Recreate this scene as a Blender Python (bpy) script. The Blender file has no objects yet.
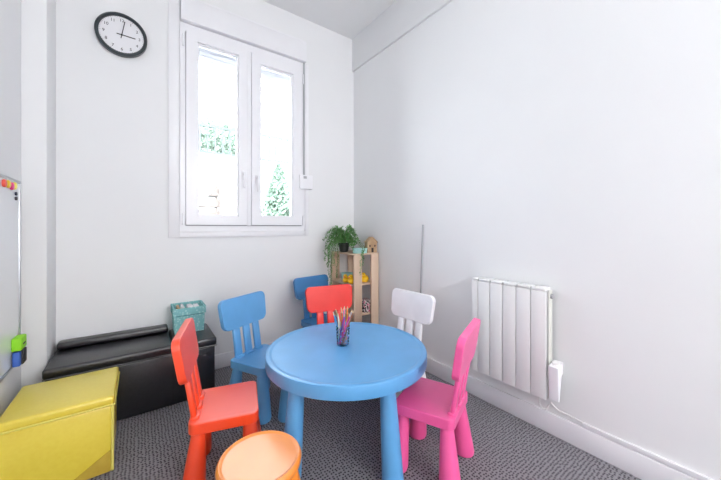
import bpy, bmesh, math, random
from mathutils import Vector, Matrix
random.seed(7)
S = bpy.context.scene
C = S.collection
PI = math.pi

# ------------------------------------------------------------------ camera
cd = bpy.data.cameras.new('camera'); cam = bpy.data.objects.new('camera', cd); C.objects.link(cam)
cam.location = (-1.824, -2.64, 1.126)
cam.rotation_euler = (PI/2, 0, -math.atan2(.5866, .8099))
cd.sensor_width = 36; cd.lens = 305/721*36; cd.shift_y = -13/721
cd.clip_start = .02
S.camera = cam

# ------------------------------------------------------------------ world and lights
w = bpy.data.worlds.new('world'); S.world = w; w.use_nodes = True
bg = w.node_tree.nodes['Background']
bg.inputs[0].default_value = (.90, .95, 1, 1)
bg.inputs[1].default_value = 9.0

def area(name, loc, rot, sx, sy, power, col=(1, 1, 1), portal=False):
    l = bpy.data.lights.new(name, 'AREA'); l.shape = 'RECTANGLE'; l.size = sx; l.size_y = sy
    l.energy = power; l.color = col
    if portal: l.cycles.is_portal = True
    o = bpy.data.objects.new(name, l); C.objects.link(o); o.location = loc; o.rotation_euler = rot
    return o
area('window_portal', (-1.08, .20, 1.87), (-PI/2, 0, 0), 1.1, 1.6, 1, portal=True)
pl_ = bpy.data.lights.new('rear_fill_point', 'POINT'); pl_.energy = 62; pl_.shadow_soft_size = .3; pl_.color = (1, .985, .96)  # added fill behind the camera to lift ceiling and walls, no pendant there
po_ = bpy.data.objects.new('rear_fill_point', pl_); C.objects.link(po_); po_.location = (-.7, -5.1, 2.1)
area('rear_fill_area', (-1.3, -5.9, 1.5), (PI/2, 0, 0), 1.8, 2.2, 14, (.97, .98, 1))  # added unseen fill in front of the rear wall, which has no doorway

S.view_settings.view_transform = 'Standard'
S.view_settings.look = 'None'
S.view_settings.exposure = 0.72
S.view_settings.gamma = 1
S.view_settings.use_curve_mapping = False
try:
    S.cycles.max_bounces = 14; S.cycles.diffuse_bounces = 8
    S.cycles.sample_clamp_indirect = 8
except Exception: pass

# ------------------------------------------------------------------ materials
def mat(name, col, rough=.5, spec=.5, metal=0, **kw):
    m = bpy.data.materials.new(name); m.use_nodes = True
    p = m.node_tree.nodes['Principled BSDF']
    p.inputs['Base Color'].default_value = (*col, 1)
    p.inputs['Roughness'].default_value = rough
    p.inputs['Specular IOR Level'].default_value = spec
    p.inputs['Metallic'].default_value = metal
    for k, v in kw.items(): p.inputs[k.replace('_', ' ')].default_value = v
    return m
def N(m, t, **kw):
    n = m.node_tree.nodes.new(t)
    for k, v in kw.items(): setattr(n, k, v)
    return n
def L(m, a, b): m.node_tree.links.new(a, b)
def P(m): return m.node_tree.nodes['Principled BSDF']
def coords(m, scale=(1, 1, 1)):
    t = N(m, 'ShaderNodeTexCoord'); mp = N(m, 'ShaderNodeMapping'); mp.inputs['Scale'].default_value = scale
    L(m, t.outputs['Object'], mp.inputs[0]); return mp.outputs[0]
def ramp(m, src, stops):
    r = N(m, 'ShaderNodeValToRGB'); L(m, src, r.inputs[0])
    while len(r.color_ramp.elements) < len(stops): r.color_ramp.elements.new(.5)
    for e, (p, c) in zip(r.color_ramp.elements, stops): e.position = p; e.color = (*c, 1)
    return r.outputs[0]
def bump(m, src, strength, dist):
    b = N(m, 'ShaderNodeBump'); b.inputs['Strength'].default_value = strength; b.inputs['Distance'].default_value = dist
    L(m, src, b.inputs['Height']); L(m, b.outputs[0], P(m).inputs['Normal'])
def noisy(m, scale, c1, c2, bstr=.1, bdist=.002, sc=(1, 1, 1), detail=4):
    co = coords(m, sc); n = N(m, 'ShaderNodeTexNoise'); n.inputs['Scale'].default_value = scale; n.inputs['Detail'].default_value = detail
    L(m, co, n.inputs['Vector'])
    L(m, ramp(m, n.outputs[0], [(.3, c1), (.7, c2)]), P(m).inputs['Base Color'])
    if bstr: bump(m, n.outputs[0], bstr, bdist)
    return m
WALL = noisy(mat('painted_wall', (.8, .8, .82), .7, .3), 1.2, (.805, .81, .82), (.83, .835, .845), .15, .004)
CEIL = noisy(mat('ceiling_paint', (.8, .8, .8), .8, .2), 1.5, (.82, .825, .83), (.84, .845, .85), 0)
TRIM = noisy(mat('gloss_white_paint', (.85, .85, .87), .35), 5, (.82, .82, .85), (.85, .85, .875), .05)
PVC = noisy(mat('white_pvc', (.85, .85, .88), .3), 3, (.84, .84, .87), (.86, .86, .89), 0)
SEAL = mat('grey_rubber_seal', (.25, .25, .26), .6)
GROOVE = mat('dark_gap', (.35, .35, .37), .7)

def plastic(name, col, rough=.38, spec=.6):
    m = mat(name, col, rough, spec)
    co = coords(m); n = N(m, 'ShaderNodeTexNoise'); n.inputs['Scale'].default_value = 420; n.inputs['Detail'].default_value = 2
    L(m, co, n.inputs['Vector']); bump(m, n.outputs[0], .12, .0006)
    n2 = N(m, 'ShaderNodeTexNoise'); n2.inputs['Scale'].default_value = 9; L(m, co, n2.inputs['Vector'])
    c2 = tuple(min(1, c*1.06+.004) for c in col)
    L(m, ramp(m, n2.outputs[0], [(.35, col), (.65, c2)]), P(m).inputs['Base Color'])
    return m
BLUE = plastic('blue_plastic', (.105, .355, .68))
DBLUE = plastic('deep_blue_plastic', (.05, .22, .50))
ORED = plastic('orange_red_plastic', (.97, .060, .004), .40, 1.0)
RED = plastic('red_plastic', (.86, .018, .009))
PINK = plastic('pink_plastic', (.88, .105, .34))
WHITE = plastic('white_plastic', (.86, .86, .88))
ORANGE = plastic('orange_plastic', (.97, .28, .010), .36, 1.0)

for m_, cw in ((ORED, .5), (ORANGE, 1)):
    P(m_).inputs['Coat Weight'].default_value = cw; P(m_).inputs['Coat Roughness'].default_value = .38
for m_ in (PINK, BLUE):
    P(m_).inputs['Coat Weight'].default_value = .35; P(m_).inputs['Coat Roughness'].default_value = .4
# carpet
CARPET = mat('dotted_carpet', (.2, .2, .2), .95, .15)
co = coords(CARPET)
v = N(CARPET, 'ShaderNodeTexVoronoi', voronoi_dimensions='2D'); v.inputs['Scale'].default_value = 66; v.inputs['Randomness'].default_value = .42; L(CARPET, co, v.inputs['Vector'])
v2 = N(CARPET, 'ShaderNodeTexNoise'); v2.inputs['Scale'].default_value = 260; L(CARPET, co, v2.inputs['Vector'])
dots = ramp(CARPET, v.outputs['Distance'], [(.22, (.036, .034, .042)), (.34, (.29, .28, .305))])
mx = N(CARPET, 'ShaderNodeMix', data_type='RGBA', blend_type='MULTIPLY'); mx.inputs[0].default_value = .6
L(CARPET, dots, mx.inputs[6]); L(CARPET, ramp(CARPET, v2.outputs[0], [(.35, (.6, .6, .6)), (.65, (1.15, 1.15, 1.15))]), mx.inputs[7])
L(CARPET, mx.outputs[2], P(CARPET).inputs['Base Color']); bump(CARPET, v.outputs['Distance'], .5, .004)

LEATHER = noisy(mat('black_leatherette', (.01, .01, .012), .30, 1.0), 70, (.008, .008, .011), (.016, .016, .02), .35, .002)
YEL = noisy(mat('yellow_leatherette', (.7, .6, .05), .4, .9), 60, (.84, .67, .045), (.87, .71, .065), .2, .002)
P(YEL).inputs['Coat Weight'].default_value = .8; P(YEL).inputs['Coat Roughness'].default_value = .38
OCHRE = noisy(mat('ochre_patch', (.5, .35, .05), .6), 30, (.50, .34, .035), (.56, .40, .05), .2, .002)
PIPING = mat('pale_yellow_piping', (.80, .72, .16), .5)
WOOD = noisy(mat('light_pine', (.55, .38, .24), .55), 6, (.60, .43, .30), (.76, .58, .44), .1, .001, (1, 1, .12))
WOODD = noisy(mat('natural_board', (.5, .33, .18), .6), 20, (.42, .27, .15), (.55, .38, .23), .1, .001)
INK = mat('dark_print', (.03, .02, .02), .6)
TEAL = mat('teal_fabric', (.12, .38, .38), .8, .2)
co = coords(TEAL); q = N(TEAL, 'ShaderNodeTexVoronoi'); q.inputs['Scale'].default_value = 60; L(TEAL, co, q.inputs['Vector'])
L(TEAL, ramp(TEAL, q.outputs['Distance'], [(.2, (.42, .68, .68)), (.45, (.24, .52, .53))]), P(TEAL).inputs['Base Color'])
TEALD = mat('teal_trim', (.06, .22, .23), .8)
PAPER = noisy(mat('paper', (.8, .8, .8), .8), 40, (.70, .68, .70), (.86, .85, .87))
TAN = mat('tan_card', (.55, .38, .22), .8)
CLOCKB = mat('charcoal_plastic', (.035, .045, .052), .35)
DIAL = mat('clock_dial', (.80, .80, .83), .5)
HAND = mat('clock_hand', (.02, .02, .025), .5)
BOARD = mat('whiteboard_enamel', (.82, .85, .88), .12, .6)
ALU = mat('aluminium', (.55, .57, .60), .35, .5, .8)
LIME = mat('lime_foam', (.28, .72, .02), .6)
BLK = mat('black_felt', (.02, .02, .025), .7)
BLUF = mat('blue_foam', (.05, .14, .55), .6)
RADW = mat('radiator_enamel', (.83, .83, .83), .3)
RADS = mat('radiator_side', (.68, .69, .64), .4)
MAG = {n: mat('magnet_' + n, c, .3) for n, c in dict(coral=(.9, .12, .08), yellow=(.95, .65, .03), pink=(.9, .05, .25), lemon=(.9, .8, .1), dark=(.03, .03, .04)).items()}
DUCK = mat('duck_yellow', (.95, .58, .01), .35)
BEAK = mat('duck_orange', (.9, .16, .02), .4)
MINT = mat('mint_card', (.42, .72, .70), .6)
COW = mat('spotted_print', (.8, .8, .8), .6)
co = coords(COW); q = N(COW, 'ShaderNodeTexNoise'); q.inputs['Scale'].default_value = 55; q.inputs['Detail'].default_value = 0; L(COW, co, q.inputs['Vector'])
r_ = ramp(COW, q.outputs[0], [(.45, (.03, .01, .015)), (.47, (.85, .80, .78)), (.60, (.85, .80, .78)), (.62, (.6, .1, .2))]); L(COW, r_, P(COW).inputs['Base Color'])
POT = mat('dark_pot', (.015, .02, .018), .4)
LEAF = noisy(mat('leaf_green', (.08, .25, .06), .5, .4), 25, (.05, .20, .05), (.14, .36, .10), 0)
STEM = mat('vine_stem', (.12, .22, .07), .6)
GREYP = mat('grey_conduit', (.44, .45, .47), .5)
CABLE = mat('white_cable', (.75, .75, .75), .4)

def glassmat(name, tint, gl=.06):
    m = bpy.data.materials.new(name); m.use_nodes = True; nt = m.node_tree; nt.nodes.clear()
    o = nt.nodes.new('ShaderNodeOutputMaterial'); t = nt.nodes.new('ShaderNodeBsdfTransparent'); g = nt.nodes.new('ShaderNodeBsdfGlossy')
    f = nt.nodes.new('ShaderNodeFresnel'); f.inputs[0].default_value = 1.35; mxx = nt.nodes.new('ShaderNodeMixShader')
    t.inputs[0].default_value = (*tint, 1); g.inputs['Roughness'].default_value = gl
    nt.links.new(f.outputs[0], mxx.inputs[0]); nt.links.new(t.outputs[0], mxx.inputs[1]); nt.links.new(g.outputs[0], mxx.inputs[2]); nt.links.new(mxx.outputs[0], o.inputs[0])
    return m
GLASS = glassmat('window_glass', (.98, .99, .99), .01)
# patterned cup: clear plastic with coloured print
CUP = glassmat('printed_cup', (.92, .95, .98), .05)
nt = CUP.node_tree
out = [n for n in nt.nodes if n.type == 'OUTPUT_MATERIAL'][0]; base = out.inputs[0].links[0].from_socket
tc = nt.nodes.new('ShaderNodeTexCoord'); vv = nt.nodes.new('ShaderNodeTexVoronoi'); vv.inputs['Scale'].default_value = 75; nt.links.new(tc.outputs['Object'], vv.inputs['Vector'])
rr = nt.nodes.new('ShaderNodeValToRGB'); rr.color_ramp.interpolation = 'CONSTANT'
for i, (p_, c_) in enumerate([(0, (.12, .28, .65)), (.3, (.10, .45, .30)), (.45, (.6, .65, .75)), (.6, (.45, .1, .35)), (.75, (.1, .35, .7))]):
    e = rr.color_ramp.elements[i] if i < 2 else rr.color_ramp.elements.new(p_)
    e.position = p_; e.color = (*c_, 1)
sx_ = nt.nodes.new('ShaderNodeSeparateColor'); nt.links.new(vv.outputs['Color'], sx_.inputs[0]); nt.links.new(sx_.outputs[0], rr.inputs[0])
db = nt.nodes.new('ShaderNodeBsdfPrincipled'); db.inputs['Roughness'].default_value = .3; nt.links.new(rr.outputs[0], db.inputs['Base Color'])
gt = nt.nodes.new('ShaderNodeMath'); gt.operation = 'LESS_THAN'; gt.inputs[1].default_value = .32; nt.links.new(vv.outputs['Distance'], gt.inputs[0])
m3 = nt.nodes.new('ShaderNodeMixShader'); nt.links.new(gt.outputs[0], m3.inputs[0]); nt.links.new(base, m3.inputs[1]); nt.links.new(db.outputs[0], m3.inputs[2]); nt.links.new(m3.outputs[0], out.inputs[0])

# outdoors
FACADE = noisy(mat('pale_render', (.8, .8, .8), .9), 2, (.78, .78, .78), (.84, .84, .84), 0)
CONC = noisy(mat('pale_terrace_wall', (.8, .8, .8), .9), 3, (.80, .80, .80), (.86, .86, .86), 0)
HEDGE = noisy(mat('hedge_leaves', (.3, .5, .35), .7), 12, (.10, .165, .12), (.26, .34, .27), 0)
IRON = mat('grey_railing_paint', (.045, .06, .058), .5)
PAVE = noisy(mat('pale_paving', (.7, .7, .7), .9), 4, (.66, .66, .66), (.74, .74, .74), 0)
SLATW = mat('weathered_slats', (.11, .09, .08), .8)
SLATG = mat('shutter_slat', (.62, .62, .65), .5)

# ------------------------------------------------------------------ mesh helpers
def bx(bm, x0, x1, y0, y1, z0, z1, M=None):
    r = bmesh.ops.create_cube(bm, size=1)
    T = Matrix.Translation(((x0+x1)/2, (y0+y1)/2, (z0+z1)/2)) @ Matrix.Diagonal((abs(x1-x0), abs(y1-y0), abs(z1-z0), 1))
    if M is not None: T = M @ T
    bmesh.ops.transform(bm, matrix=T, verts=r['verts']); return r['verts']
def box(x0, x1, y0, y1, z0, z1, bev=0, seg=2, M=None):
    bm = bmesh.new(); bx(bm, x0, x1, y0, y1, z0, z1)
    if bev: bmesh.ops.bevel(bm, geom=bm.edges[:], offset=bev, segments=seg, affect='EDGES', profile=.5)
    if M is not None: bmesh.ops.transform(bm, matrix=M, verts=bm.verts)
    return bm
def join(*bms):
    out = bmesh.new()
    for b in bms:
        me = bpy.data.meshes.new('t'); b.to_mesh(me); out.from_mesh(me); b.free(); bpy.data.meshes.remove(me)
    return out
def xf(bm, M): bmesh.ops.transform(bm, matrix=M, verts=bm.verts); return bm
def lathe(prof, seg=40, M=None):
    bm = bmesh.new(); rings = []
    for r, z in prof:
        if r < 1e-6: rings.append([bm.verts.new((0, 0, z))])
        else: rings.append([bm.verts.new((r*math.cos(2*PI*k/seg), r*math.sin(2*PI*k/seg), z)) for k in range(seg)])
    for a, b in zip(rings, rings[1:]):
        for k in range(seg):
            j = (k+1) % seg
            if len(a) == 1 and len(b) == 1: continue
            if len(a) == 1: f = (a[0], b[j], b[k])
            elif len(b) == 1: f = (a[k], a[j], b[0])
            else: f = (a[k], a[j], b[j], b[k])
            try: bm.faces.new(f)
            except ValueError: pass
    bmesh.ops.recalc_face_normals(bm, faces=bm.faces)
    if M is not None: xf(bm, M)
    return bm
def rrect(x0, x1, y0, y1, r, n=6, taper=0):
    pts = []
    for cx, cy, a0 in ((x1-r, y1-r, 0), (x0+r, y1-r, 90), (x0+r, y0+r, 180), (x1-r, y0+r, 270)):
        for k in range(n+1):
            a = math.radians(a0+90*k/n); pts.append((cx+r*math.cos(a), cy+r*math.sin(a)))
    if taper: pts = [(x, y*(1+taper*(x-x0)/(x1-x0))) for x, y in pts]
    return pts
def slab(pts, z0, z1, bev=.004, seg=3, M=None):
    bm = bmesh.new(); vs = [bm.verts.new((x, y, z0)) for x, y in pts]
    f = bm.faces.new(vs); r = bmesh.ops.extrude_face_region(bm, geom=[f])
    nv = [v for v in r['geom'] if isinstance(v, bmesh.types.BMVert)]
    for v in nv: v.co.z = z1
    bmesh.ops.recalc_face_normals(bm, faces=bm.faces)
    if bev:
        es = [e for e in bm.edges if abs(e.verts[0].co.z-e.verts[1].co.z) < 1e-6]
        bmesh.ops.bevel(bm, geom=es, offset=bev, segments=seg, affect='EDGES', profile=.5)
    if M is not None: xf(bm, M)
    return bm
def tube(pts, r, seg=8, r1=None):
    bm = bmesh.new(); pts = [Vector(p) for p in pts]; rings = []; n = len(pts)
    up = Vector((0, 0, 1))
    for i, p in enumerate(pts):
        d = (pts[min(i+1, n-1)]-pts[max(i-1, 0)]).normalized()
        u = d.cross(up if abs(d.z) < .95 else Vector((1, 0, 0))).normalized(); v_ = d.cross(u)
        rr_ = r if r1 is None else r+(r1-r)*i/(n-1)
        rings.append([bm.verts.new(p+u*rr_*math.cos(2*PI*k/seg)+v_*rr_*math.sin(2*PI*k/seg)) for k in range(seg)])
    for a, b in zip(rings, rings[1:]):
        for k in range(seg): bm.faces.new((a[k], a[(k+1) % seg], b[(k+1) % seg], b[k]))
    bm.faces.new(rings[0][::-1]); bm.faces.new(rings[-1])
    bmesh.ops.recalc_face_normals(bm, faces=bm.faces); return bm
def obj(name, bm, m, parent=None, smooth=35):
    me = bpy.data.meshes.new(name); bm.to_mesh(me); bm.free()
    me.materials.append(m)
    if smooth:
        for p in me.polygons: p.use_smooth = True
        me.set_sharp_from_angle(angle=math.radians(smooth))
    o = bpy.data.objects.new(name, me); C.objects.link(o)
    if parent: o.parent = parent
    return o
def tag(o, label, cat, group=None, kind=None):
    o['label'] = label; o['category'] = cat
    if group: o['group'] = group
    if kind: o['kind'] = kind
    return o
def thing(name, label, cat, loc=(0, 0, 0), rz=0, group=None):
    o = bpy.data.objects.new(name, None); C.objects.link(o); o.location = loc; o.rotation_euler = (0, 0, rz)
    o.empty_display_size = .1
    return tag(o, label, cat, group)
def struct(name, bm, m, label, cat, parent=None):
    o = obj(name, bm, m, parent)
    if not parent: tag(o, label, cat, kind='structure')
    return o
def R(d): return math.radians(d)
def RX(d): return Matrix.Rotation(R(d), 4, 'X')
def RY(d): return Matrix.Rotation(R(d), 4, 'Y')
def RZ(d): return Matrix.Rotation(R(d), 4, 'Z')
def T(x, y, z): return Matrix.Translation((x, y, z))

# ------------------------------------------------------------------ room shell
H = 3.09; XL = -2.343; YB = -6.0
struct('floor', box(XL-.2, .2, YB-.2, .2, -.1, 0), CARPET, 'grey carpet floor dotted with small dark specks', 'floor')
struct('ceiling', box(XL-.2, .2, YB-.2, .2, H, H+.1), CEIL, 'plain pale grey ceiling above the room', 'ceiling')
# window wall with the opening
bw = bmesh.new()
OX0, OX1, OZ0, OZ1 = -1.575, -.585, 1.10, 2.75
bx(bw, XL-.2, OX0, 0, .25, 0, H); bx(bw, OX1, .2, 0, .25, 0, H); bx(bw, OX0, OX1, 0, .25, 0, OZ0); bx(bw, OX0, OX1, 0, .25, OZ1, H)
struct('wall_back', bw, WALL, 'white painted wall holding the window and the clock', 'wall')
struct('wall_right', box(0, .2, YB-.2, 0, 0, H), WALL, 'large bare white wall with the radiator on it', 'wall')
struct('wall_left', box(XL-.2, XL, YB-.2, 0, 0, H), WALL, 'white wall at the left edge behind the whiteboard', 'wall')
struct('wall_front', box(XL-.2, .2, YB-.2, YB, 0, H), WALL, 'white wall behind the viewer', 'wall')
struct('trim_1', box(XL, -2.244, -.23, 0, 0, H, .003), WALL, 'white boxed pilaster in the left corner of the window wall', 'pilaster')
struct('trim_2', box(-.022, 0, YB, 0, 2.755, H, .004), WALL, 'shallow white bulkhead along the top of the right wall', 'bulkhead')
def skirt(x0, x1, y0, y1):
    b = box(x0, x1, y0, y1, 0, .112, .004)
    return b
struct('baseboard_right', skirt(-.016, 0, YB, 0), TRIM, 'white skirting board along the right wall', 'baseboard')
struct('baseboard_back', skirt(-2.244, -.016, -.016, 0), TRIM, 'white skirting board under the window wall', 'baseboard')
struct('baseboard_left', skirt(XL, XL+.014, YB, -.232), TRIM, 'white skirting board along the left wall', 'baseboard')

# ------------------------------------------------------------------ window
fb = bmesh.new()
bx(fb, -1.58, -1.545, -.012, .05, 1.09, 2.66); bx(fb, -.602, -.568, -.012, .05, 1.09, 2.66)
bx(fb, -1.545, -.602, -.012, .05, 1.09, 1.138); bx(fb, -1.545, -.602, -.012, .05, 2.60, 2.66)
bx(fb, -1.545, -1.530, .034, .05, 1.138, 2.60); bx(fb, -.617, -.602, .034, .05, 1.138, 2.60); bx(fb, -1.530, -.617, .034, .05, 1.138, 1.156); bx(fb, -1.530, -.617, .034, .05, 2.585, 2.60); bx(fb, -1.112, -1.048, .034, .05, 1.156, 2.585)
win = obj('window_1', fb, PVC); tag(win, 'white double casement window with tall glass panes', 'window', kind='structure')
def ring(x0, x1, z0, z1, gx0, gx1, gz0, gz1, y0, y1):
    b = bmesh.new()
    bx(b, x0, gx0, y0, y1, z0, z1); bx(b, gx1, x1, y0, y1, z0, z1); bx(b, gx0, gx1, y0, y1, z0, gz0); bx(b, gx0, gx1, y0, y1, gz1, z1)
    return b
for k, (x0, x1, g0, g1, gz0, gz1) in enumerate(((-1.542, -1.100, -1.466, -1.164, 1.210, 2.538), (-1.060, -.605, -.987, -.689, 1.214, 2.518))):
    s = obj('window_sash', ring(x0, x1, 1.143, 2.597, g0, g1, gz0, gz1, -.03, .03), PVC, win)
    obj('glazing_bead', ring(g0, g1, gz0, gz1, g0+.012, g1-.012, gz0+.012, gz1-.012, -.012, .02), PVC, s)
    obj('glass_pane', box(g0+.008, g1-.008, .004, .010, gz0+.008, gz1-.008), GLASS, s, 0)
    hx = -1.128 if k == 0 else -1.018
    hz = 1.60 if k == 0 else 1.575
    obj('handle', join(box(hx-.014, hx+.014, -.042, -.030, hz-.085, hz-.01, .004), box(hx-.010, hx+.010, -.068, -.042, hz-.05, hz-.03, .004), box(hx-.011, hx+.011, -.082, -.066, hz-.155, hz-.02, .005)), PVC, s)
obj('sash_seal', box(-1.545, -.602, -.0150, -.0122, 1.1345, 1.1425), GROOVE, win)
obj('center_mullion', box(-1.0985, -1.0615, -.022, .03, 1.138, 2.60, .003), PVC, win)
for x, z in ((-1.562, 2.53), (-1.562, 1.19), (-.588, 2.51), (-.588, 1.19)):
    obj('hinge', lathe([(0, 0), (.006, 0), (.006, .09), (0, .09)], 10, T(x, -.020, z-.05)), TRIM, win)
struct('trim_3', join(box(-1.655, -1.583, -.014, 0, 1.045, H, .003), box(-.566, -.528, -.014, 0, 1.045, 2.66, .003), box(-1.583, -.566, -.014, 0, 1.045, 1.088, .003)), TRIM, 'flat white casing boards around the window', 'window casing')
rb = struct('trim_4', box(-1.577, -.566, -.05, 0, 2.662, 2.84, .004), TRIM, 'white roller shutter box over the window', 'shutter box')
struct('trim_5', box(-1.577, -.570, -.046, -.004, 2.841, 2.851, .002), TRIM, 'thin white lip on top of the shutter box', 'trim')
sw = thing('shutter_strap_winder', 'small white strap winder box at the window right edge', 'strap winder', (-.575, 0, 1.48))
obj('winder_body', box(-.055, .075, -.045, -.0145, 0, .13, .006), PVC, sw)
obj('strap', box(-.012, .006, -.022, -.016, .13, 1.18), GREYP, sw)
obj('winder_slot', box(-.02, .012, -.0465, -.044, .095, .118), GREYP, sw)
# lowered end of the roller shutter outside the glass
sh = bmesh.new()
for k in range(8): bx(sh, -1.57, -.59, .10, .112, 2.470+.039*k, 2.470+.039*k+.034)
for k in range(8): bx(sh, -1.57, -.59, .104, .108, 2.465+.039*k, 2.47+.039*k+.02)
tag(obj('roller_shutter', sh, SLATG), 'grey slatted roller shutter lowered over the top of the panes', 'shutter')

# ------------------------------------------------------------------ outside the window
struct('ground', box(-8, 12, .25, 12, -.3, -.2), PAVE, 'pale paved ground outside the window', 'ground')
hb = thing('apartment_building', 'overexposed pale house facade far beyond the window', 'building', (0, 8.5, -.2))
fbm = bmesh.new(); bx(fbm, -5, 9, 0, 3, 0, 6.6)
obj('facade', fbm, FACADE, hb, 0)
cl = bmesh.new()
for k in range(9): bx(cl, -5, 9, -.05, -.001, 3.0+.55*k, 3.10+.55*k)
obj('ledge', cl, mat('ledge_grey', (.22, .22, .23), .8), hb, 0)
tw = obj('terrace_wall', box(-5, 9, 3.3, 3.6, -.2, 2.42), CONC); tag(tw, 'blown-out pale terrace wall outside, under the railing', 'wall')
rl = thing('terrace_railing', 'thin grey metal railing on the terrace wall outside', 'railing', (0, 3.4, 2.42))
rbm = bmesh.new()
for z in (.02, .50): bx(rbm, -3.5, 4, -.016, .016, z, z+.045)
obj('rail', rbm, IRON, rl)
for k in range(34): obj('baluster', box(-2.1+.125*k, -2.07+.125*k, -.012, .012, .0, .50), IRON, rl)
def leafcloud(n, fn, size, seedv):
    rnd = random.Random(seedv); b = bmesh.new()
    for _ in range(n):
        p = Vector(fn(rnd)); a = Vector((rnd.gauss(0, 1), rnd.gauss(0, 1), rnd.gauss(0, 1))).normalized(); c = a.orthogonal().normalized(); d = a.cross(c)
        s = size*rnd.uniform(.6, 1.3)
        vs = [b.verts.new(p+c*s), b.verts.new(p+d*s*.5+a*s*.15), b.verts.new(p-c*s), b.verts.new(p-d*s*.5+a*s*.15)]
        b.faces.new(vs)
    return b
def hd(r): return (r.uniform(-1.5, .05), r.uniform(3.75, 4.25), 2.3+r.random()**1.5*.95+.12*math.sin(r.random()*6))
struct('terrace_ground', box(-5, 9, 3.6, 8.4, -.2, 2.29), PAVE, 'raised ground behind the terrace wall outside', 'ground')
hg = obj('hedge', leafcloud(3800, hd, .05, 3), HEDGE, None, 0); tag(hg, 'washed-out green bush behind the railing outside the left pane', 'bush')
sr = thing('conical_shrub', 'pale green cone-shaped shrub outside the right pane', 'shrub', (.18, 2.6, -.2))
def cone(r):
    z = r.random()**1.3; a = r.uniform(0, 2*PI); rad = .60*(1-z)**.75*math.sqrt(r.random())
    return (rad*math.cos(a), rad*math.sin(a), .25+z*2.2)
obj('foliage', leafcloud(6500, cone, .045, 5), HEDGE, sr, 0)
obj('trunk', tube([(0, 0, 0), (0, 0, 1.0)], .03), STEM, sr)
pl = thing('slatted_planter', 'pale slatted wooden planter outside, low in the left pane', 'planter', (-1.0, 2.55, -.2))
b = bmesh.new()
for k in range(11): bx(b, -.17, .17, -.15, .15, .1+.17*k, .22+.17*k)
obj('slat_panel', b, SLATW, pl)
b = bmesh.new()
for x in (-.18, .18):
    for y in (-.16, .16): bx(b, x-.02, x+.02, y-.02, y+.02, 0, 2.0)
obj('post', b, SLATW, pl)

# ------------------------------------------------------------------ clock
ck = thing('wall_clock', 'round charcoal wall clock reading three o\'clock, high on the window wall', 'clock', (-1.921, 0, 2.424))
MC = RX(90) @ Matrix.Diagonal((.955, .955, 1, 1))
obj('case', lathe([(0, .001), (.146, .001), (.148, .006), (.148, .034), (.142, .040), (.132, .040), (.127, .034), (.127, .022), (0, .022)], 72, MC), CLOCKB, ck)
obj('dial', lathe([(0, .0225), (.1265, .0225), (.1265, .024), (0, .024)], 72, MC), DIAL, ck)
def textmesh(s, size, x, z, y):
    cu = bpy.data.curves.new('t', 'FONT'); cu.body = s; cu.size = size; cu.align_x = 'CENTER'; cu.align_y = 'CENTER'; cu.extrude = .0004
    o = bpy.data.objects.new('t', cu); C.objects.link(o); dg = bpy.context.evaluated_depsgraph_get(); dg.update()
    me = bpy.data.meshes.new_from_object(o.evaluated_get(dg)); b = bmesh.new(); b.from_mesh(me)
    bpy.data.objects.remove(o); bpy.data.curves.remove(cu); bpy.data.meshes.remove(me)
    xf(b, T(x, y, z) @ RX(90)); return b
nums = []
for h in range(1, 13):
    a = R(90-30*h); nums.append(textmesh(str(h), .027, .096*math.cos(a), .096*math.sin(a), -.0246))
for nb in nums: obj('numeral', nb, HAND, ck, 0)
tk = bmesh.new()
for m_ in range(60):
    ln = .008 if m_ % 5 == 0 else .004
    bx(tk, -.0006, .0006, -.0248, -.0241, .119-ln, .119, RY(6*m_))
obj('minute_marks', tk, HAND, ck, 0)
obj('hour_hand', box(-.0030, .0030, -.0275, -.0262, -.028, .074, M=RY(92)), HAND, ck)
obj('minute_hand', box(-.0024, .0024, -.0300, -.0287, -.026, .094, M=RY(10)), HAND, ck)
obj('spindle', lathe([(0, .024), (.005, .024), (.005, .032), (0, .032)], 16, MC), HAND, ck)

# ------------------------------------------------------------------ whiteboard
wb = thing('whiteboard', 'white magnetic board with thin aluminium frame on the left wall', 'whiteboard', (XL, -1.065, .905))
obj('writing_surface', box(.002, .016, -.725, .725, -.455, .445), BOARD, wb)
obj('frame', join(box(.001, .021, -.74, .74, .445, .458, .002), box(.001, .021, -.74, .74, -.468, -.455, .002), box(.001, .021, .725, .74, -.455, .445, .002), box(.001, .021, -.74, -.725, -.455, .445, .002)), ALU, wb)
for y, z, n, l in ((-.567, 1.325, 'coral', 'coral round magnet, first in the row at the board top'), (-.515, 1.327, 'yellow', 'orange-yellow round magnet beside the coral one on the board'),
                (-.467, 1.322, 'pink', 'bright pink round magnet near the board corner'), (-.425, 1.328, 'lemon', 'lemon yellow round magnet nearest the board corner')):
    tag(obj('magnet', lathe([(0, 0), (.017, 0), (.019, .004), (.016, .010), (.009, .012), (0, .012)], 24, T(XL+.0165, y, z) @ RY(90)), MAG[n]), l, 'magnet', 'coloured magnets on the whiteboard')
for z, l in ((1.292, 'upper of the two tiny dark magnets below the coloured ones'), (1.268, 'lower of the two tiny dark magnets below the coloured ones')):
    tag(obj('magnet', lathe([(0, 0), (.009, 0), (.009, .006), (.007, .008), (0, .008)], 20, T(XL+.0165, -.398, z) @ RY(90)), MAG['dark']), l, 'magnet', 'small dark magnets')
er = thing('board_eraser', 'lime green topped eraser block stuck low on the whiteboard', 'eraser', (XL+.0165, -.42, .505))
obj('grip', box(0, .036, -.044, .044, .016, .078, .006), LIME, er)
obj('grip_logo', box(.0361, .0368, -.02, .02, .04, .047), BLK, er)
bk = thing('black_eraser_pad', 'small black and blue pad under the lime green eraser', 'eraser', (XL+.0165, -.42, .44))
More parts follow.
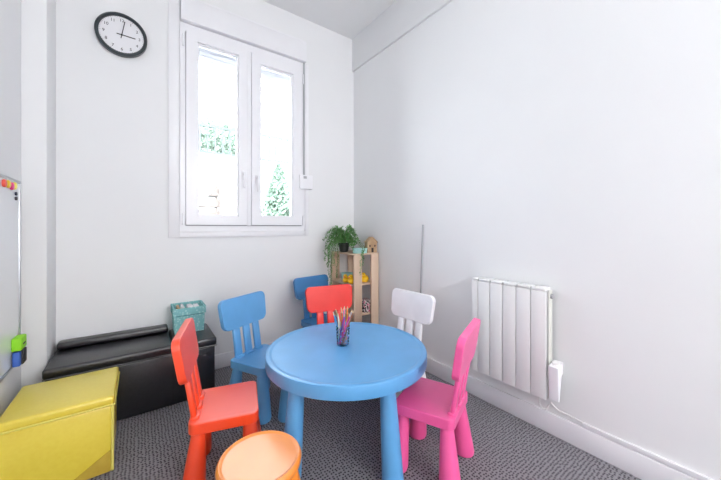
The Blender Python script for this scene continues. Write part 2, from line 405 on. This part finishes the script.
obj('pad', box(.004, .036, -.018, .044, .006, .076, .004), BLK, bk); obj('felt', box(.004, .030, -.044, -.0185, .006, .076, .004), BLUF, bk)

# ------------------------------------------------------------------ radiator and its fittings
rd = thing('wall_radiator', 'white electric panel radiator with six vertical fins on the right wall', 'radiator', (0, -1.432, .212))
for k in range(6):
    y1 = -.0805*k-(.036 if k == 0 else 0); y0 = -.0805*k-.0765
    b = join(box(-.09, -.078, y0, y1, 0, .572, .003), box(-.078, -.03, (y0+y1)/2-.012, (y0+y1)/2+.012, .01, .575, .004), box(-.088, -.02, y0+.004, y1-.004, .573, .590, .005))
    obj('fin', b, RADW, rd)
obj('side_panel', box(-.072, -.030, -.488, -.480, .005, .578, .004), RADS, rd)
obj('bleed_plug', lathe([(0, 0), (.013, 0), (.013, .01), (.006, .014), (0, .014)], 20, T(-.05, -.488, .545) @ RX(90)), GROOVE, rd)
for b in (box(-.022, -.001, -.12, -.08, .45, .50), box(-.022, -.001, -.42, -.38, .45, .50), box(-.022, -.001, -.12, -.08, .08, .12), box(-.022, -.001, -.42, -.38, .08, .12)): obj('wall_bracket', b, GREYP, rd)
th = thing('radiator_thermostat', 'small white control box beside the lower corner of the radiator', 'thermostat', (0, -1.948, .222))
pts = [(-.080, 0), (-.088, .006), (-.098, .180), (-.028, .195)]
b = slab(pts, -.024, .024, .005, 2, Matrix(((1, 0, 0, 0), (0, 0, 1, 0), (0, 1, 0, 0), (0, 0, 0, 1))))
bmesh.ops.recalc_face_normals(b, faces=b.faces)
obj('housing', b, PVC, th)
obj('dial', lathe([(0, 0), (.018, 0), (.017, .01), (0, .011)], 24, T(-.062, 0, .1875) @ RY(-13)), RADW, th)
obj('mount', box(-.045, -.001, -.012, .012, .12, .17, .003), RADW, th)
tr = thing('power_cable', 'thin white cable looping below the radiator to the skirting', 'cable', (0, 0, 0))
obj('cord', tube([(-.05, -1.86, .21), (-.05, -1.862, .16), (-.045, -1.875, .135), (-.035, -1.892, .14), (-.03, -1.90, .165), (-.03, -1.912, .18), (-.025, -1.925, .165), (-.02, -1.945, .15), (-.012, -1.99, .145), (-.010, -2.05, .137)], .0045), CABLE, tr)
tag(obj('cable_trunking', box(-.014, 0, -4.2, -2.05, .113, .137, .003), TRIM), 'slim white cable trunking on top of the right skirting board', 'trunking')
tag(obj('wall_conduit', xf(box(-.012, -.001, -.006, .006, 0, .62, .002), T(0, -.947, .525) @ RX(2.5)), GREYP), 'thin grey vertical conduit strip on the right wall', 'conduit')

# ------------------------------------------------------------------ table
tb = thing('round_table', 'round sky-blue plastic children\'s table with a thick rim', 'table', (-.9115, -1.255, 0))
obj('tabletop', lathe([(0, .452), (.37, .452), (.37, .420), (.418, .418), (.4235, .421), (.425, .430), (.425, .472), (.4230, .478), (.418, .4805), (.404, .4805), (.399, .4785), (.395, .477), (.391, .4765), (0, .4765)], 128), BLUE, tb)
leg = [(0, .0), (.037, .0), (.045, .006), (.048, .018), (.047, .05), (.0425, .20), (.037, .35), (.0335, .43), (.0335, .451), (0, .451)]
for k, a in enumerate((124, 196, 268, 340, 52)):
    # conical leg, foot a little further out than its socket
    b = lathe(leg, 36)
    for v in b.verts: v.co.x += .345+.042*(1-v.co.z/.45)
    xf(b, RZ(a)); obj('leg', b, BLUE, tb)

# ------------------------------------------------------------------ chairs
def chair(label, m, x, y, deg, group, h=.67):
    t = thing('childrens_chair', label, 'chair', (x, y, 0), R(deg), group)
    pts = rrect(-.14, .14, -.148, .148, .03, 6, .03)
    b = slab(pts, .262, .310, .0045, 3)
    # shallow dish in the seat: inset the top face and sink it
    b.faces.ensure_lookup_table()
    top = max(b.faces, key=lambda f: f.calc_center_median().z*10+f.calc_area())
    bmesh.ops.inset_region(b, faces=[top], thickness=.012)
    bmesh.ops.inset_region(b, faces=[top], thickness=.006)
    for v in top.verts: v.co.z -= .0015
    obj('seat', b, m, t).modifiers.new('wn', 'WEIGHTED_NORMAL')
    for sx in (1, -1):
        for sy in (1, -1):
            b = lathe([(0, 0), (.038, 0), (.045, .005), (.048, .016), (.0465, .04), (.0375, .15), (.029, .25), (.028, .266), (0, .266)], 32)
            for v in b.verts:
                k = 1-v.co.z/.266; v.co.x += sx*(.101+.022*k); v.co.y += sy*(.110+.022*k)
            obj('leg', b, m, t)
    tilt = RY(-9)
    # tilt about the seat's rear edge
    for yy in (-.082, 0, .082):
        b = slab(rrect(-.011, .011, -.0265, .0265, .008, 3), 0, .195, .003, 2, T(-.120, yy, .300) @ tilt)
        f = slab(rrect(-.018, .018, -.030, .030, .012, 4), 0, .016, .005, 2, T(-.118, yy, .304))
        obj('back_slat', join(b, f), m, t)
    # backrest: rounded rectangle, gently bowed
    pts = rrect(-.190, .190, 0, .192, .042, 8)
    pts = [(px*(.93+.07*py/.192), py) for px, py in pts]
    b = slab(pts, -.016, .016, .0045, 3)
    bmesh.ops.triangulate(b, faces=[f for f in b.faces if len(f.verts) > 4])
    for _ in range(0): pass
    M = Matrix(((0, 0, 1, 0), (1, 0, 0, 0), (0, 1, 0, 0), (0, 0, 0, 1)))
    xf(b, M)
    xf(b, T(-.120, 0, .300) @ tilt @ T(0, 0, .185))
    bmesh.ops.recalc_face_normals(b, faces=b.faces)
    obj('backrest', b, m, t).modifiers.new('wn', 'WEIGHTED_NORMAL')
    return t
G = 'children\'s chairs around the table'
chair('orange-red plastic child\'s chair at left, seen side-on beside the stool', ORED, -1.493, -1.104, -14.9, G)
chair('blue plastic child\'s chair beside the black bench', BLUE, -1.186, -.70, -61.4, G)
chair('blue plastic child\'s chair against the wall behind the red chair', DBLUE, -.515, -.27, -80.7, G)
chair('bright red plastic child\'s chair behind the table, before the shelf', RED, -.668, -.755, -101, G)
chair('white plastic child\'s chair between the table and right wall', WHITE, -.450, -1.135, -177, G)
chair('hot pink plastic child\'s chair near the radiator', PINK, -.678, -1.648, 113, G)

# ------------------------------------------------------------------ stool
st = thing('round_stool', 'round orange plastic stool in the near foreground', 'stool', (-1.472, -1.537, 0), R(20))
obj('seat', lathe([(0, .262), (.118, .262), (.138, .266), (.1455, .275), (.147, .286), (.143, .296), (.138, .3005), (.131, .299), (.128, .2965), (.125, .296), (0, .296)], 96), ORANGE, st)
for a in (45, 135, 225, 315):
    b = lathe([(0, 0), (.036, 0), (.043, .005), (.046, .016), (.044, .04), (.038, .15), (.032, .25), (.031, .263), (0, .263)], 32)
    for v in b.verts: v.co.x += .095+.045*(1-v.co.z/.263)
    xf(b, RZ(a)); obj('leg', b, ORANGE, st)

# ------------------------------------------------------------------ cup and pencils
cp = obj('pencil_cup', lathe([(0, 0), (.031, 0), (.034, .004), (.0385, .104), (.0370, .104), (.0325, .006), (0, .006)], 48), CUP)
cp.location = (-.914, -1.218, .4765)
tag(cp, 'clear tumbler with blue, green and pink print holding pencils', 'cup')
PC = dict(yellow=(.9, .62, .05), red=(.75, .04, .04), teal=(.03, .30, .36), pink=(.9, .22, .40), purple=(.22, .08, .40), orange=(.9, .28, .03), navy=(.04, .08, .30), green=(.05, .35, .10), tan=(.62, .45, .25), magenta=(.65, .04, .30), grey=(.35, .38, .42), sky=(.15, .45, .8), brown=(.25, .10, .05), cream=(.85, .78, .6))
core = mat('pencil_wood', (.75, .55, .34), .7)
spots = [('yellow', 128, 17, .175), ('tan', 150, 14, .17), ('navy', 170, 8, .165), ('teal', 60, 3, .175), ('orange', 110, 9, .18), ('sky', 200, 7, .17), ('green', 90, 6, .165), ('red', 30, 4, .165), ('pink', 10, 5, .185), ('grey', 345, 9, .17), ('magenta', 320, 11, .165), ('purple', 300, 13, .17), ('brown', 335, 16, .175), ('cream', 240, 9, .17)]
tips = {}
outer = [q[0] for q in sorted((q for q in spots if q[2] > 6), key=lambda q: q[1])]
inner = [q[0] for q in spots if q[2] <= 6]
for i, (n, a, tl, ln) in enumerate(spots):
    ln *= 1.13
    t = thing('pencil', n+' pencil '+(tips.get(n, 'among the others'))+' in the tumbler', 'pencil', (0, 0, 0), 0, 'coloured pencils in the tumbler')
    # outer pencils lean like a twisted sheaf, inner ones stand nearly upright
    if tl > 6:
        k = outer.index(n); aa = 2*PI*k/len(outer)+.2; tw = R(-80); rb, rt = .021, .0300
    else:
        k = inner.index(n); aa = 2*PI*k/len(inner)+.5; tw = 0; rb, rt = .0072, .0085
    B = Vector((rb*math.cos(aa+tw), rb*math.sin(aa+tw), 0)); Tt = Vector((rt*math.cos(aa), rt*math.sin(aa), .092))
    d = (Tt-B).normalized(); fx, fy = B.x, B.y
    rr_ = .0046 if tl > 6 else .0042
    mm = mat('pencil_'+n, PC[n], .35)
    q = Vector((0, 0, 1)).rotation_difference(d)
    t.location = (-.914+fx, -1.218+fy, .4840); t.rotation_mode = 'QUATERNION'; t.rotation_quaternion = q
    obj('barrel', lathe([(0, 0), (rr_, 0), (rr_, ln-.018), (0, ln-.018)], 6), mm, t, 0)
    se = obj('sharpened_end', lathe([(0, ln-.018), (rr_, ln-.018), (.0012, ln-.003), (0, ln-.003)], 10), core, t)
    obj('tip', lathe([(0, ln-.0035), (.0014, ln-.0035), (0, ln)], 8), mm, se)

# ------------------------------------------------------------------ black bench
bn = thing('storage_bench', 'long black leatherette storage bench under the window wall', 'bench', (-1.818, -.21, 0))
obj('body', box(-.408, .408, -.180, .188, .004, .325, .010, 3), LEATHER, bn)
obj('lid', box(-.417, .163, -.192, .192, .328, .383, .016, 4), LEATHER, bn)
obj('lid', box(.166, .418, -.192, .192, .328, .383, .016, 4), LEATHER, bn)
obj('piping', join(tube([(-.414, -.191, .331), (.415, -.191, .331)], .004), tube([(.416, -.188, .331), (.416, .188, .331)], .004)), LEATHER, bn)
obj('back_bolster', box(-.41, .158, .105, .19, .3835, .428, .016, 4), LEATHER, bn)
obj('seam', box(.1635, .1655, -.1815, -.1795, .02, .32), INK, bn)

# ------------------------------------------------------------------ yellow cube
pf = thing('storage_ottoman', 'yellow leatherette storage cube ottoman against the left wall', 'ottoman', (-2.103, -.655, 0))
obj('body', box(-.176, .176, -.178, .178, .004, .306, .010, 3), YEL, pf)
b = box(-.186, .186, -.188, .188, .312, .352, .013, 4)
obj('lid', b, YEL, pf)
obj('lid_piping', tube([(-.187, -.189, .314), (.187, -.189, .314), (.187, .189, .314), (-.187, .189, .314), (-.187, -.189, .314)], .0045), PIPING, pf)
for b in (tube([(.178, -.180, .01), (.178, -.180, .308)], .0055), tube([(-.176, -.180, .01), (-.176, -.180, .308)], .0055)): obj('edge_piping', b, PIPING, pf)
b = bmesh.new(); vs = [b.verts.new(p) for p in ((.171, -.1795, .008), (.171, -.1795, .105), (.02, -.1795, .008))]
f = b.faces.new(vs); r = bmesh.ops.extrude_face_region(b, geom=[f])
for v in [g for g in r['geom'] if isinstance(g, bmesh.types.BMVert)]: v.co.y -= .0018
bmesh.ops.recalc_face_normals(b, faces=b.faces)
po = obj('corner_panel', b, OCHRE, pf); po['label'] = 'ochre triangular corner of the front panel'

# ------------------------------------------------------------------ basket on the bench
bs = thing('fabric_basket', 'teal patterned fabric basket on the black bench', 'basket', (-1.5385, -.112, .385))
b = bmesh.new()
def shell(b, hx, hy, z1, th):
    bx(b, -hx, hx, -hy, -hy+th, 0, z1); bx(b, -hx, hx, hy-th, hy, 0, z1); bx(b, -hx, -hx+th, -hy+th, hy-th, 0, z1); bx(b, hx-th, hx, -hy+th, hy-th, 0, z1); bx(b, -hx, hx, -hy, hy, 0, .004)
shell(b, .090, .090, .175, .006)
for v in b.verts:
    k = v.co.z/.175; v.co.x *= 1+.07*k; v.co.y *= 1+.05*k
obj('basket_body', b, TEAL, bs, 0)
b = bmesh.new()
for s in (-1, 1): bx(b, -.099, .099, s*.0985-.0022, s*.0985+.0022, .128, .178); bx(b, s*.0993-.0022, s*.0993+.0022, -.099, .099, .128, .178)
obj('cuff', b, TEAL, bs, 0)
b = bmesh.new()
bx(b, -.085, .085, -.1015, -.0985, .124, .129); obj('cuff_seam', b, TEALD, bs, 0)
for i, (x, y, rz, m_, h_, l) in enumerate(((-.062, .0, 0, TAN, .172, 'tan card packet at the left inside the teal basket'), (-.036, .0, 0, PAPER, .178, 'cream folded packet beside the tan one in the basket'), (.012, .0, 0, PAPER, .170, 'white wrapped packet in the middle of the teal basket'), (.052, .0, 0, PAPER, .166, 'white crumpled packet at the right inside the teal basket'))):
    o = obj('paper_packet', box(*((-.009, .009) if i < 2 else (-.017, .017)), -.062, .062, .006, h_, .006, 2), m_); o.location = (-1.5385+x, -.112+y, .385)
    tag(o, l, 'packet', 'packets in the basket')

# ------------------------------------------------------------------ corner shelf
sf = thing('wooden_shelf', 'slim light pine open shelf standing in the corner', 'shelf', (-.155, -.235, 0))
for sx in (-1, 1):
    for sy in (-1, 1):
        cx_ = sx*.0955; yy = sy*.19
        obj('post', box(cx_-.042, cx_+.042, yy-.010, yy+.010, 0, .873, .002), WOOD, sf)
for z in (.08, .338, .612):
    obj('shelf_board', box(-.137, .137, -.179, .179, z-.016, z, .002), WOOD, sf)
obj('top_board', box(-.138, .138, -.202, .202, .874, .886, .002), WOOD, sf)
# toys
def duck(x, y, z, rz, s, label):
    t = thing('rubber_duck', label, 'rubber duck', (x, y, z), R(rz), 'rubber ducks on the shelf'); t.scale = (s, s, s)
    b = bmesh.new(); r = bmesh.ops.create_uvsphere(b, u_segments=24, v_segments=14, radius=.03)
    for v in b.verts:
        v.co.x *= 1.25; v.co.z = max(v.co.z, -.022)*.85+.019
        if v.co.x < -.012: v.co.z += (-.012-v.co.x)*.8; v.co.y *= 1-(-.012-v.co.x)*16
        
    obj('body', b, DUCK, t)
    b = bmesh.new(); bmesh.ops.create_uvsphere(b, u_segments=20, v_segments=12, radius=.0195); xf(b, T(.017, 0, .054)); hd_ = obj('head', b, DUCK, t)
    b = bmesh.new(); bmesh.ops.create_uvsphere(b, u_segments=12, v_segments=8, radius=.008); xf(b, T(.038, 0, .052) @ Matrix.Diagonal((1.3, 1.1, .5, 1))); obj('beak', b, BEAK, hd_)
    for s_ in (-1, 1):
        b = bmesh.new(); bmesh.ops.create_uvsphere(b, u_segments=8, v_segments=6, radius=.003); xf(b, T(.030, s_*.0115, .061)); obj('eye', b, HAND, hd_)
        b = bmesh.new(); bmesh.ops.create_uvsphere(b, u_segments=12, v_segments=8, radius=.014); xf(b, T(-.006, s_*.025, .026) @ Matrix.Diagonal((1.2, .45, .8, 1))); obj('wing', b, DUCK, t)
duck(-.268, -.262, .613, 215, 1.05, 'yellow rubber duck furthest left on the shelf')
duck(-.262, -.350, .613, 200, 1.15, 'yellow rubber duck in front of the mint tub')
duck(-.115, -.345, .613, 195, 1.2, 'yellow rubber duck at the right between the shelf posts')
mt = thing('mint_tub', 'mint green plastic tub behind the ducks', 'tub', (-.20, -.175, .613))
obj('tub', lathe([(0, 0), (.046, 0), (.05, .004), (.054, .062), (0, .062)], 32), MINT, mt); obj('lid', lathe([(0, .0625), (.056, .0625), (.056, .072), (0, .074)], 32), MINT, mt)
sb = thing('spotted_box', 'dark and white spotted box on the low shelf', 'box', (-.115, -.355, .339))
obj('box_body', box(-.045, .045, -.05, .05, 0, .085, .003), COW, sb); obj('lid', box(-.048, .048, -.053, .053, .0855, .11, .003), COW, sb)
mb = thing('mint_box', 'small mint green box on top of the shelf', 'box', (-.190, -.375, .887))
obj('box_body', box(-.055, .055, -.035, .035, 0, .032, .002), MINT, mb); obj('lid', box(-.0575, .0575, -.0375, .0375, .0325, .046, .002), MINT, mb)
hs = thing('toy_house', 'flat wooden house shape standing on the shelf top', 'toy house', (-.062, -.375, .887), R(-8))
M = Matrix(((1, 0, 0, 0), (0, 0, 1, 0), (0, 1, 0, 0), (0, 0, 0, 1)))
b = slab([(-.052, 0), (.048, 0), (.048, .095), (0, .140), (-.052, .095)], -.030, .030, .002, 1, M); bmesh.ops.recalc_face_normals(b, faces=b.faces)
obj('house_body', b, WOODD, hs)
ro = join(box(-.002, .072, -.034, .034, 0, .006, .001, M=T(0, 0, .1415) @ RY(43)), box(-.075, .002, -.034, .034, 0, .006, .001, M=T(0, 0, .1415) @ RY(-41)))
obj('roof', ro, WOODD, hs)
obj('house_door', join(box(-.012, .010, -.0318, -.0302, .004, .045), box(-.035, -.022, -.0318, -.0302, .055, .072), box(.018, .031, -.0318, -.0302, .055, .072)), INK, hs, 0)

# plant
pt = thing('potted_fern', 'trailing green houseplant in a dark pot on the shelf top', 'plant', (-.235, -.175, .887))
obj('pot', lathe([(0, 0), (.036, 0), (.040, .004), (.052, .075), (.056, .077), (.056, .088), (.049, .088), (.046, .072), (0, .070)], 32), POT, pt)
rnd = random.Random(11)
lf = bmesh.new(); stems = []
def leaf(b, p, d, s):
    d = d.normalized(); side = d.cross(Vector((rnd.uniform(-.3, .3), rnd.uniform(-.3, .3), 1))).normalized(); up = side.cross(d)
    a = b.verts.new(p); l_ = b.verts.new(p+d*s*.5+side*s*.26+up*s*.06); t_ = b.verts.new(p+d*s-up*s*.12); r_ = b.verts.new(p+d*s*.5-side*s*.26+up*s*.06); c_ = b.verts.new(p+d*s*.5)
    b.faces.new((a, c_, l_)); b.faces.new((l_, c_, t_)); b.faces.new((a, r_, c_)); b.faces.new((c_, r_, t_))
def frond(path, s0, dens, s=.02):
    P_ = [1.22*Vector(p) for p in path]
    stems.append(tube(P_, .0015, 5))
    for i in range(len(P_)-1):
        for k in range(dens):
            u = (k+rnd.random())/dens; p = P_[i].lerp(P_[i+1], u); d = (P_[i+1]-P_[i]).normalized()
            q = d.cross(Vector((rnd.gauss(0, 1), rnd.gauss(0, 1), rnd.gauss(0, 1)))).normalized()
            leaf(lf, p, q+d*.5, s*rnd.uniform(.7, 1.3))
for i in range(95):
    a = rnd.uniform(0, 2*PI); ln = rnd.uniform(.05, .17); up = rnd.uniform(.02, .13)
    if -.155+ln*math.sin(a) > -.03: ln = min(ln, .09)
    pth = []
    for k in range(6):
        u = k/5; x_ = ln*u*math.cos(a); y_ = ln*u*math.sin(a); y_ = min(y_, .12); x_ = min(x_, .185)
        pth.append((x_, y_, .08+up*math.sin(u*PI*.75)*1.1-.05*u*u*(ln/.1)))
    frond(pth, 0, 5, .024)
for i, (ax, ay, dz) in enumerate(((-.125, -.02, .33), (-.10, -.07, .24), (-.115, .03, .28), (-.135, -.05, .20), (-.10, .0, .30), (-.145, -.01, .16), (-.15, .02, .12), (.0, -.262, .14), (-.02, -.265, .20), (-.13, -.08, .15), (-.105, .05, .18), (-.16, -.045, .1))):
    pth = [(ax*.3, ay*.3, .09), (ax*.7, ay*.7, .115), (ax, ay, .06)]
    n_ = 7
    for k in range(1, n_+1): pth.append((ax+rnd.uniform(-.008, .008)-.01*k/n_, ay+rnd.uniform(-.008, .008), .06-dz*k/n_))
    frond(pth, 0, 7, .018)
o = obj('foliage', lf, LEAF, pt, 0); o['kind'] = 'stuff'
obj('stems', join(*stems), STEM, pt)['kind'] = 'stuff'
